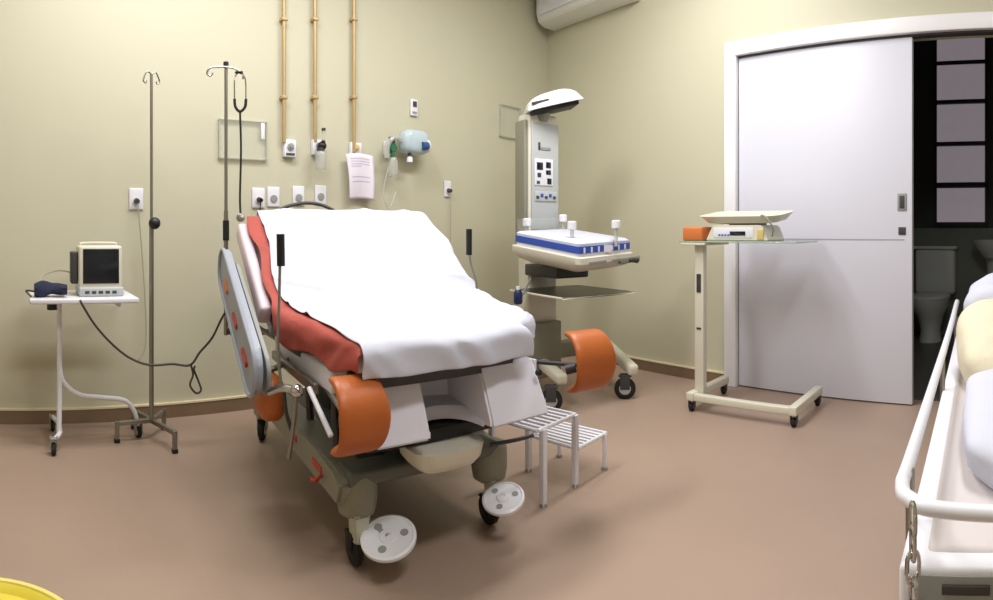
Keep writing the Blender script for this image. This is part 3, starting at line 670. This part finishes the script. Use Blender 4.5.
# red sheet over the left side, draping down
def red_s(u, qq, t_, q):
    l = sL(t_); dr = lerp(.125, .012, ss(.45, .75, qq)) - .03 * ss(.15, 0, qq) - .0
    return lerp(l - dr - .012 * math.sin(qq * 17), l + lerp(.24, .1, ss(.45, .7, qq)), u)
b = draped(red_s, -.05, LEN[-1] - .05, 26, 70, .006, .004, .03, 3.1)
o = obj('red_sheet', b, 'red', None, solid=.003, sub=1); tag(o, 'crumpled red sheet under the white one along the left edge of the delivery bed', 'sheet')
def white_s(u, qq, t_, q):
    l = sL(t_)
    left = l - .012 * ss(.3, 0, qq) + lerp(.0, .05, ss(.75, 1.1, qq)) + .035 * math.exp(-((qq - .62) / .2) ** 2) - .015 * ss(.2, 0, qq) + (0 if qq > .3 else .03 * (.3 - qq) / .3 * 0)
    left = lerp(l + .12, left, ss(.0, .38, qq)) if False else left
    hang = lerp(.1, .13, ss(.5, 1.0, qq))
    return lerp(left, sR(t_) + hang + .01 * math.sin(qq * 14), u)
b = draped(white_s, -.135, LEN[-1] + .07, 80, 96, .018, .009, .04, 0.4)
o = obj('white_sheet', b, 'sheet', None, solid=.004, sub=1); tag(o, 'white sheet draped over the mattress and raised backrest of the delivery bed', 'sheet')

# ================================================================== INFANT WARMER
WF = Vector((-.3, -.954, 0)).normalized(); WG = Vector((.954, -.3, 0)).normalized(); WC = Vector((3.03, 2.02, 0))
def V(a, f, z): return WC + WG * a + WF * f + Vector((0, 0, z))
TA = math.radians(14)
def VT(a, f, z):
    x, y = a + .07, f + .1
    return V(-.07 + x * math.cos(TA) + y * math.sin(TA), -.1 - x * math.sin(TA) + y * math.cos(TA), z + .03 - .13 * (f + .2) + .03 * (a + .07))   # the bed tray tips towards its foot end
wm = thing('infant_warmer', 'cream infant radiant warmer on castors in the corner of the room', 'infant warmer', V(0, -.2, 0))
ca = -.07
b = nb(); fbox(b, V, ca - .115, ca + .115, -.56, -.42, .2, 1.885, .015); obj('column', b, 'cream', wm)
b = nb(); fbox(b, V, ca - .145, ca - .117, -.55, -.43, .95, 1.84, .008); obj('side_channel', b, 'creamd', wm)
b = nb(); fbox(b, V, ca - .1, ca + .12, -.425, -.405, 1.1, 1.82, .006); fp = obj('front_panel', b, 'panel', wm)
b = nb(); fbox(b, V, ca - .08, ca + .07, -.406, -.40, 1.40, 1.58, .003); dp = obj('display', b, 'white', fp)
for (x, z, w, h, m) in ((-.055, 1.53, .05, .05, 'screen'), (.02, 1.54, .04, .04, 'screen'), (.02, 1.49, .04, .03, 'screen'), (-.05, 1.47, .03, .03, 'dgrey'), (.03, 1.43, .035, .04, 'screen'), (-.055, 1.42, .025, .02, 'dgrey')):
    b = nb(); fbox(b, V, ca + x - .01, ca + x + w - .01, -.401, -.397, z - h / 2, z + h / 2, .002); obj('readout', b, m, dp)
b = nb(); fbox(b, V, ca - .08, ca + .1, -.406, -.398, 1.295, 1.36, .003); kp = obj('keypad', b, 'panel', fp)
for k in range(5):
    b = nb(); fbox(b, V, ca - .07 + k * .034, ca - .07 + k * .034 + .022, -.399, -.394, 1.31 + .012 * (k % 2), 1.33 + .015 * (k % 2), .002); obj('key', b, 'blue' if k % 2 else 'dgrey', kp)
b = nb(); fbox(b, V, ca - .03, ca + .05, -.406, -.401, 1.64, 1.66, .001); obj('name_strip', b, 'grey', fp)
b = nb(); fbox(b, V, ca - .05, ca - .035, -.406, -.400, 1.64, 1.69, .001); obj('emblem', b, 'dgrey', fp)
# heater head
b = nb(); cyl(b, V(ca, -.49, 1.85), V(ca, -.47, 1.95), .08); obj('neck', b, 'creamd', wm)
hd = Vector((.62, -.5, 0)).normalized(); hu = Vector((0, 0, 1)); hside = hd.cross(hu)
hc = rp(552, 3.95, py=108); hax = (hd + hu * .27).normalized(); hup = hside.cross(hax).normalized()
if hup.z < 0: hup = -hup
b = nb(); rings = []
for i in range(13):
    x = lerp(-.19, .2, i / 12); k = math.sqrt(max(0.03, 1 - abs(lerp(-1, 1, i / 12)) ** 3.2)); top = lerp(.095, .12, i / 12) * k
    ring = []
    for j in range(17): a = PI * j / 16; ring.append(hc + hax * x + hside * math.cos(a) * .13 * (.75 + .25 * k) + hup * (math.sin(a) ** .7 * top))
    rings.append(ring)
loft(b, rings, cap=True); hh = obj('heater_hood', b, 'white', wm)
b = nb(); hexa(b, hc - hup * .012, hax * .165, hside * .1, hup * .014, .006); obj('heater_grille', b, 'black', hh)
b = nb(); hexa(b, hc - hax * .1 + hup * .04 + hside * .119, hax * .06, hside * .008, hup * .008, .002); obj('vent_slot', b, 'dgrey', hh)
b = nb(); hexa(b, hc - hax * .1 + hup * .04 - hside * .119, hax * .06, hside * .008, hup * .008, .002); obj('vent_slot', b, 'dgrey', hh)
b = nb(); cyl(b, V(ca, -.47, 1.94), hc - hax * .12, .045); obj('hood_arm', b, 'dgrey', wm)
# bed tray
ta = -.07; tw = .29
def rrect(a0, a1, f0, f1, r, z, n=5):
    out = []
    for (x, y, s) in ((a1 - r, f1 - r, 0), (a0 + r, f1 - r, 1), (a0 + r, f0 + r, 2), (a1 - r, f0 + r, 3)):
        for k in range(n + 1): a = s * PI / 2 + k * PI / 2 / n; out.append(VT(x + r * math.cos(a), y + r * math.sin(a), z))
    return out
b = nb(); loft(b, [rrect(ta - tw + i, ta + tw - i, -.36 + i, .19 - i, .035, z) for z, i in ((.87, .08), (.89, .03), (.93, .0), (.965, .0), (.97, .01))]); tr = obj('bed_tray', b, 'cream', wm)
b = nb(); loft(b, [rrect(ta - tw + .02, ta + tw - .02, -.34, .17, 0.03, z) for z in (.97, .99)]); mt_ = obj('mattress_base', b, 'white', wm)
b = nb(); loft(b, [rrect(ta - tw + .015, ta + tw - .015, -.345, .175, 0.03, z) for z in (.99, 1.03)]); obj('blue_band', b, 'blue', wm)
b = nb(); loft(b, [rrect(ta - tw + .02 + i, ta + tw - .02 - i, -.34 + i, .17 - i, 0.03, z) for z, i in ((1.03, 0), (1.045, .0), (1.055, .015))]); obj('mattress', b, 'sheet', wm)
for k in range(7):
    b = nb(); a = ta - .23 + k * .07; fbox(b, VT, a, a + .014, .173, .178, .992, 1.024); obj('white_stitch', b, 'white', wm)
b = nb(); hexa(b, VT(ta + .0, .181, 1.008) , WG * 0.03, WF * .003, (0, 0, .022)); obj('latch', b, 'white', wm)
for (a, f) in ((ta - .27, -.3), (ta + .27, -.3), (ta - .25, .14), (ta - .2, .14)):
    pass
for px_, py_, r_ in ((527, 222, 3.75), (563, 218, 3.95), (572, 225, 3.5), (616, 224, 3.55)):
    q = rp(px_, r_, py=py_); z0_ = 1.0; b = nb(); lathe(b, (q.x, q.y, z0_), (0, 0, 1), [(.012, 0), (.012, q.z - z0_ - .02)], 12); cpo = obj('corner_post', b, 'acedge', wm)
    b = nb(); lathe(b, (q.x, q.y, q.z - .028), (0, 0, 1), [(.02, 0), (.028, .005), (.028, .045), (.02, .052)], 16); obj('post_knob', b, 'white', cpo)
for f_ in (-.345, ):
    b = nb(); fbox(b, VT, ta - tw + .05, ta + tw - .05, f_, f_ + .005, 1.03, 1.13); obj('back_guard', b, 'acryl', wm)
b = nb(); fbox(b, VT, ta + .12, ta + .34, .15, .2, .905, .945, .008); obj('tilt_handle', b, 'creamd', wm)
for k in (0, 1):
    b = nb(); cyl(b, VT(ta + .27, .2, .92), VT(ta + .27, .225, .92), .016) if k else cyl(b, VT(ta + .22, .2, .925), VT(ta + .22, .225, .925), .014); obj('knob', b, 'dgrey', wm)
for a in (-.2, .03):
    b = nb(); fbox(b, VT, ta + a, ta + a + .17, .189, .196, .925, .945, .003); obj('drawer_pull', b, 'grey', wm)
b = nb(); fbox(b, V, ta - .15, ta + .1, -.42, -.05, .8, .875, .01); obj('tray_bracket', b, 'dgrey', wm)
# shelf
b = nb(); fbox(b, V, ta - .26, ta + .3, -.42, .16, .70, .712); sh = obj('shelf', b, 'smoke', wm)
b = nb(); P_ = [V(ta - .26, -.42, .706), V(ta - .26, .16, .706), V(ta + .3, .16, .706), V(ta + .3, -.42, .706), V(ta - .26, -.42, .706)]; tube(b, P_, .007, 8, 1); obj('shelf_rim', b, 'cream', sh)
b = nb(); fbox(b, V, ca - .13, ca + .13, -.6, -.38, .1, .48, .015); obj('lower_cabinet', b, 'creamd', wm)
b = nb(); q = rp(518, 3.6, py=303); cyl(b, q + Vector((0, 0, -.0)), V(ta - .24, -.2, .80), .007); obj('bottle_holder', b, 'grey', wm)
q = rp(518, 3.6, py=304)
t = thing('blue_bottle', 'small navy blue bottle hanging at the left side of the infant warmer', 'bottle', q)
b = nb(); lathe(b, q, (0, 0, 1), [(.022, 0), (.028, .01), (.028, .07), (.015, .09)]); obj('bottle_body', b, mat('navy_plastic', (28, 42, 88), .35), t)
b = nb(); lathe(b, q + Vector((0, 0, .088)), (0, 0, 1), [(.014, 0), (.014, .02), (.01, .022)]); obj('bottle_cap', b, 'white', t)
# legs
for pA_, pB_, cc, cdir in ((rp(526, 4.25, py=350), rp(563, 3.56, py=380), W(551, 412, 0), (.75, .6, 0)), (rp(600, 4.35, py=338), rp(634, 3.74, py=371), W(625, 399, 0), (.86, .5, 0))):
    d = (pB_ - pA_); s_ = d.cross(Vector((0, 0, 1))).normalized(); u = s_.cross(d).normalized()
    b = nb(); hexa(b, (pA_ + pB_) / 2, d / 2, s_ * .036, u * .036, .02); l = obj('leg', b, 'cream', wm)
    caster(l, cc, .07, .034, cdir, .15, hub='panel', fork='dgrey')
    q = pA_ + d * .05; caster(l, (q.x, q.y, 0), .07, .034, cdir, .17, hub='grey', fork='dgrey')
b = nb(); fbox(b, V, -.26, .27, -.55, -.45, .2, .31, .012); obj('rear_bar', b, 'creamd', wm)

# ================================================================== SCALE CART
k0, k1, k2, k3 = W(692, 411, 0), W(794, 427, 0), W(816, 404, 0), W(719, 393, 0)
sx = (k1 - k0).normalized(); sy = Vector((-sx.y, sx.x, 0)); sy = sy if (k3 - k0).dot(sy) > 0 else -sy
SLn = (k1 - k0).length; SD = .42
def S(a, d, z): return k0 + sx * a + sy * d + Vector((0, 0, z))
t = thing('scale_trolley', 'cream trolley with glass top on castors in front of the sliding door', 'trolley', S(SLn / 2, SD / 2, 0))
zb_ = .085
for nme, args in (('base_bar', (-.025, .025, -.03, SD + .03)), ('base_bar', (SLn - .025, SLn + .025, -.03, SD + .03)), ('front_bar', (.0, SLn, -.02, .028))):
    b = nb(); fbox(b, S, *args, .068, .118 if nme == 'base_bar' else .11, .006); obj(nme, b, 'cream', t)
for a in (0, SLn):
    for d in (0, SD): caster(t, S(a, d, 0), .027, .024, (sx.x, sx.y, 0), .066, hub='dgrey', fork='dgrey')
ct = HC + (HY - 242) / F * 3.5
b = nb(); fbox(b, S, .0, .062, .03, .075, .1, ct - .01, .005); cl = obj('column', b, 'cream', t)
for z, h in ((.82, .012), (.77, .05), (.5, .006)):
    b = nb(); fbox(b, S, .016, .046, .026, .0305, z - h, z + h, .001); obj('slot_mark', b, 'dgrey', cl)
b = nb(); fbox(b, S, -.07, .1, -.02, .3, ct - .02, ct - .005, .004); obj('top_bracket', b, 'cream', t)
b = nb(); fbox(b, S, -.08, SLn + .02, -.02, .36, ct - .004, ct + .006, .002); obj('glass_top', b, 'glass', t)
gt = ct + .0065
# baby scale
a0 = .1
t = thing('baby_scale', 'cream baby weighing scale with curved tray on the glass-topped trolley', 'scale', S(a0 + .2, .16, gt))
b = nb(); prism(b, lambda u, v, h: S(u, h, gt + v), [(a0 - .02, 0), (a0 + .39, 0), (a0 + .35, .095), (a0 + .03, .095)], .02, .3, .008); sb_ = obj('base', b, 'cream', t)
b = nb(); hexa(b, S(a0 + .17, .021, gt + .05), sx * .13, sy * .004, (0, 0, .03), .002); dpn = obj('display_panel', b, 'white', sb_)
b = nb(); hexa(b, S(a0 + .2, .016, gt + .046), sx * .05, sy * .003, (0, 0, .012), .001); obj('readout', b, 'screen', dpn)
for k in range(4):
    b = nb(); hexa(b, S(a0 + .08 + .02 * k, .016, gt + .036), sx * .006, sy * .003, (0, 0, .005), .001); obj('key', b, 'blue', dpn)
b = nb(); hexa(b, S(a0 + .345, .019, gt + .04), sx * .02, sy * .004, (0, 0, .03), .002); obj('end_panel', b, 'gold', sb_)
def srect(hx, hy, z, r, lift=0):
    out = []
    for (x, y, q) in ((hx - r, hy - r, 0), (-hx + r, hy - r, 1), (-hx + r, -hy + r, 2), (hx - r, -hy + r, 3)):
        for k in range(7):
            a = q * PI / 2 + k * PI / 12; X_, Y_ = x + r * math.cos(a), y + r * math.sin(a)
            out.append(S(a0 + .19 + X_, .17 + Y_, gt + z + .022 + lift * (X_ / .27) ** 2 + .02 * Y_ / .15))
    return out
b = nb(); loft(b, [srect(.1, .06, .085, .04), srect(.23, .12, .1, .06), srect(.262, .15, .135, .07, .004), srect(.272, .158, .142, .07, .004), srect(.262, .148, .142, .065, .004), srect(.22, .11, .112, .06), srect(.1, .05, .1, .04)]); obj('weighing_tray', b, 'cream', t)
b = nb(); fbox(b, S, a0 + .1, a0 + .3, .1, .22, gt + .09, gt + .115, .004); obj('tray_mount', b, 'creamd', t)
b = nb(); tube(b, [S(a0 + .41, .04, gt + .03), S(a0 + .43, .0, gt + .08), S(a0 + .39, -.01, gt + .14), S(a0 + .35, .02, gt + .15), S(a0 + .36, .06, gt + .135)], .005, 8, 5); obj('cable', b, 'grey', t)
b = nb(); fbox(b, S, -.07, .07, .0, .14, gt + .0, gt + .085, .012); o = obj('orange_box', b, 'orange2', None)
tag(o, 'small orange box left of the baby scale on the trolley', 'box')

# ================================================================== STEP STOOL
t = thing('step_stool', 'white two-step wire stool on the floor beside the foot end of the delivery bed', 'step stool', (2.0, 1.53, 0))
def slat_step(x0, x1, y0, y1, z, n, nm):
    b = nb(); tube(b, [(x0, y0, z), (x1, y0, z), (x1, y1, z), (x0, y1, z), (x0, y0, z)], .009, 8, 1); o = obj(nm, b, 'white', t)
    for k in range(1, n):
        b = nb(); x = lerp(x0, x1, k / n); box(b, x - .008, y0, z - .003, x + .008, y1, z + .006, .001); obj('slat', b, 'white', o)
slat_step(1.775, 2.03, 1.43, 1.69, .31, 7, 'upper_step'); slat_step(2.035, 2.26, 1.42, 1.68, .165, 7, 'lower_step')
for (x, y, z) in ((1.81, 1.43, .31), (1.79, 1.69, .31), (2.03, 1.43, .31), (2.03, 1.69, .31), (2.25, 1.42, .165), (2.25, 1.68, .165)):
    b = nb(); box(b, x - .0125 if z > .2 else x - .008, y - .012 if z > .2 else y - .008, .0, x + .0125 if z > .2 else x + .008, y + .012 if z > .2 else y + .008, z, .003); l = obj('leg', b, 'white', t)
    b = nb(); cyl(b, (x, y, 0), (x, y, .014), .015); obj('rubber_foot', b, 'grey', l)

# ================================================================== STRETCHER ON THE RIGHT
SA = math.radians(-5.0)
def H(x, y, z):                                     # x along the stretcher from its near corner, y across (to the right)
    c, d = math.cos(SA), math.sin(SA)
    return Vector((.745 + x * c + y * d, .045 + x * d - y * c, z))
SL_, SWd = 1.85, .8
hx = lambda b, x0, y0, z0, x1, y1, z1, v=0: fbox(b, H, x0, x1, y0, y1, z0, z1, v)
st = thing('stretcher', 'white tubular hospital stretcher cut off by the right edge, near the viewer', 'stretcher', H(.9, .4, 0))
b = nb(); tube(b, [H(SL_, .0, .78), H(1.2, 0, .755), H(.2, 0, .748), H(.06, .0, .747), H(.012, .02, .747), H(-.01, .07, .747), H(-.03, .3, .747), H(-.03, .5, .747), H(-.01, SWd - .05, .747), H(.06, SWd, .747), H(SL_, SWd, .78)], .0105, 12, 8); obj('guard_rail', b, 'white', st)
b = nb(); hx(b, .02, .035, .63, SL_ - .02, SWd - .03, .682, .014); obj('mattress', b, 'pinkish', st)
b = nb(); hx(b, -.012, .005, .59, SL_, SWd, .676, .008); fr = obj('bed_frame', b, 'white', st)
b = nb(); hx(b, -.018, .06, .645, -.0115, .12, .657, .001); obj('slot', b, 'dgrey', fr)
b = nb(); hx(b, -.0145, .03, .594, -.0118, .75, .667, .001); obj('end_plate', b, 'grey', fr)
for (x, y) in ((.06, .05), (.06, SWd - .05), (SL_ - .06, .05), (SL_ - .06, SWd - .05)):
    b = nb(); cyl(b, H(x, y, .1), H(x, y, .58), .018); l = obj('leg', b, 'white', st)
    caster(l, H(x, y, 0), .05, .03, (0, 1, 0), .1)
for x in (.1, .8, 1.6):
    for y in (.006, SWd - .006):
        b = nb(); cyl(b, H(x, y, .6), H(x, y, .752), .007); obj('rail_post', b, 'steel', st)
for p0_, p1_ in ((H(.06, .05, .22), H(SL_ - .06, .05, .22)), (H(.06, SWd - .05, .22), H(SL_ - .06, SWd - .05, .22)), (H(.06, .05, .22), H(.06, SWd - .05, .22))):
    b = nb(); cyl(b, p0_, p1_, .014); obj('lower_rail', b, 'white', st)
# bedding
def pillow(name, c, ang, rx, ry, rz, m, label, cat, seed, tilt=0, pw=.55):
    X = Vector((math.cos(ang + SA), math.sin(ang + SA), 0)); Y = Vector((-X.y, X.x, 0)); X = (X + Vector((0, 0, tilt))).normalized(); Z = X.cross(Y)
    b = nb(); ball(b, c, rx, ry, rz, X, Y, Z, u=40, v=24, pw=pw)
    for v in b.verts:
        n_ = noise.noise(v.co * 6 + Vector((seed, 0, 0))) * .03 + noise.noise(v.co * 14) * .016; d = (v.co - Vector(c)).normalized(); v.co += d * n_
        v.co.z = max(v.co.z, .684)
    o = obj(name, b, m, None, sub=1); tag(o, label, cat); return o
pillow('beige_blanket', H(.9, .262, .76), .1, .23, .215, .09, 'beige', 'folded beige blanket lying on the stretcher beyond the white pillow', 'blanket', 1.0, .35)
pillow('white_pillow', H(.36, .27, .732), .12, .22, .20, .055, 'sheet', 'white pillow nearest the viewer on the stretcher at the right edge', 'pillow', 5.0, .1)
pillow('white_bundle', H(1.36, .29, .80), 0, .22, .24, .13, 'sheet', 'white bundle of linen at the far end of the stretcher', 'linen', 9.0, .1)
# chain
t = thing('steel_chain', 'steel link chain hanging from the corner of the stretcher rail', 'chain', (.735, .05, .3))
def link(c, ang):
    b = nb(); pts = []
    for i in range(17):
        a = 2 * PI * i / 16; x = .0085 * math.cos(a); z = .016 * math.sin(a) + (.005 if math.sin(a) > 0 else -.005)
        pts.append(Vector(c) + Vector((x * math.cos(ang), x * math.sin(ang), z)))
    tube(b, pts, .0028, 6, 1); obj('link', b, 'chrome', t)
cx, cy = .7 * math.sin((913 - XL) / F), .7 * math.cos((913 - XL) / F)
link((cx, cy, .75), .4)
for k in range(15): link((cx + .002 * math.sin(k), cy, .722 - k * .031), .3 + (k % 2) * PI / 2 + .25 * math.sin(k))

# ================================================================== YELLOW STOOL
yc = Vector((-.065, .905, 0)); zt_ = .45
t = thing('yellow_stool', 'round yellow plastic stool cut off by the lower left corner', 'stool', yc)
b = nb(); lathe(b, yc + Vector((0, 0, zt_ - .03)), (0, 0, 1), [(.165, 0), (.178, .006), (.18, .02), (.172, .03), (.165, .028), (.155, .018), (.1, .012), (.0, .01)], 48); obj('seat', b, 'yellow', t)
b = nb(); P_ = [yc + Vector((.174 * math.cos(a), .174 * math.sin(a), zt_ - .002)) for a in [2 * PI * i / 48 for i in range(49)]]; tube(b, P_, .006, 8, 1); obj('seat_rim', b, 'yrim', t)
for k in range(4):
    a = PI / 4 + k * PI / 2; b = nb(); cyl(b, yc + Vector((.12 * math.cos(a), .12 * math.sin(a), zt_ - .028)), yc + Vector((.17 * math.cos(a), .17 * math.sin(a), 0)), .017, .014); obj('leg', b, 'yellow', t)

# ================================================================== LIGHT
def area(x, y, z, sx_, sy_, p, col=(1, .97, .9)):
    l = bpy.data.lights.new('ceiling_lamp', 'AREA'); l.shape = 'RECTANGLE'; l.size = sx_; l.size_y = sy_; l.energy = p; l.color = col
    o = bpy.data.objects.new('ceiling_lamp', l); COL.objects.link(o); o.location = (x, y, z); return o
area(.7, 2.15, CEIL - .04, 1.5, .35, 34, (1, .99, .98)); area(2.5, 1.5, CEIL - .04, 1.4, .35, 34, (1, .99, .98)); area(1.0, -.3, CEIL - .04, 1.3, .35, 26, (1, .99, .98))
w = bpy.data.worlds.new('world'); SC.world = w; w.use_nodes = True
w.node_tree.nodes['Background'].inputs[0].default_value = (.5, .5, .55, 1); w.node_tree.nodes['Background'].inputs[1].default_value = .05
SC.view_settings.view_transform = 'Standard'; SC.view_settings.look = 'None'; SC.view_settings.gamma = 1; SC.view_settings.use_curve_mapping = False
SC.view_settings.exposure = 0.65
SC.cycles.use_denoising = True
SC.cycles.max_bounces = 8; SC.cycles.transparent_max_bounces = 12
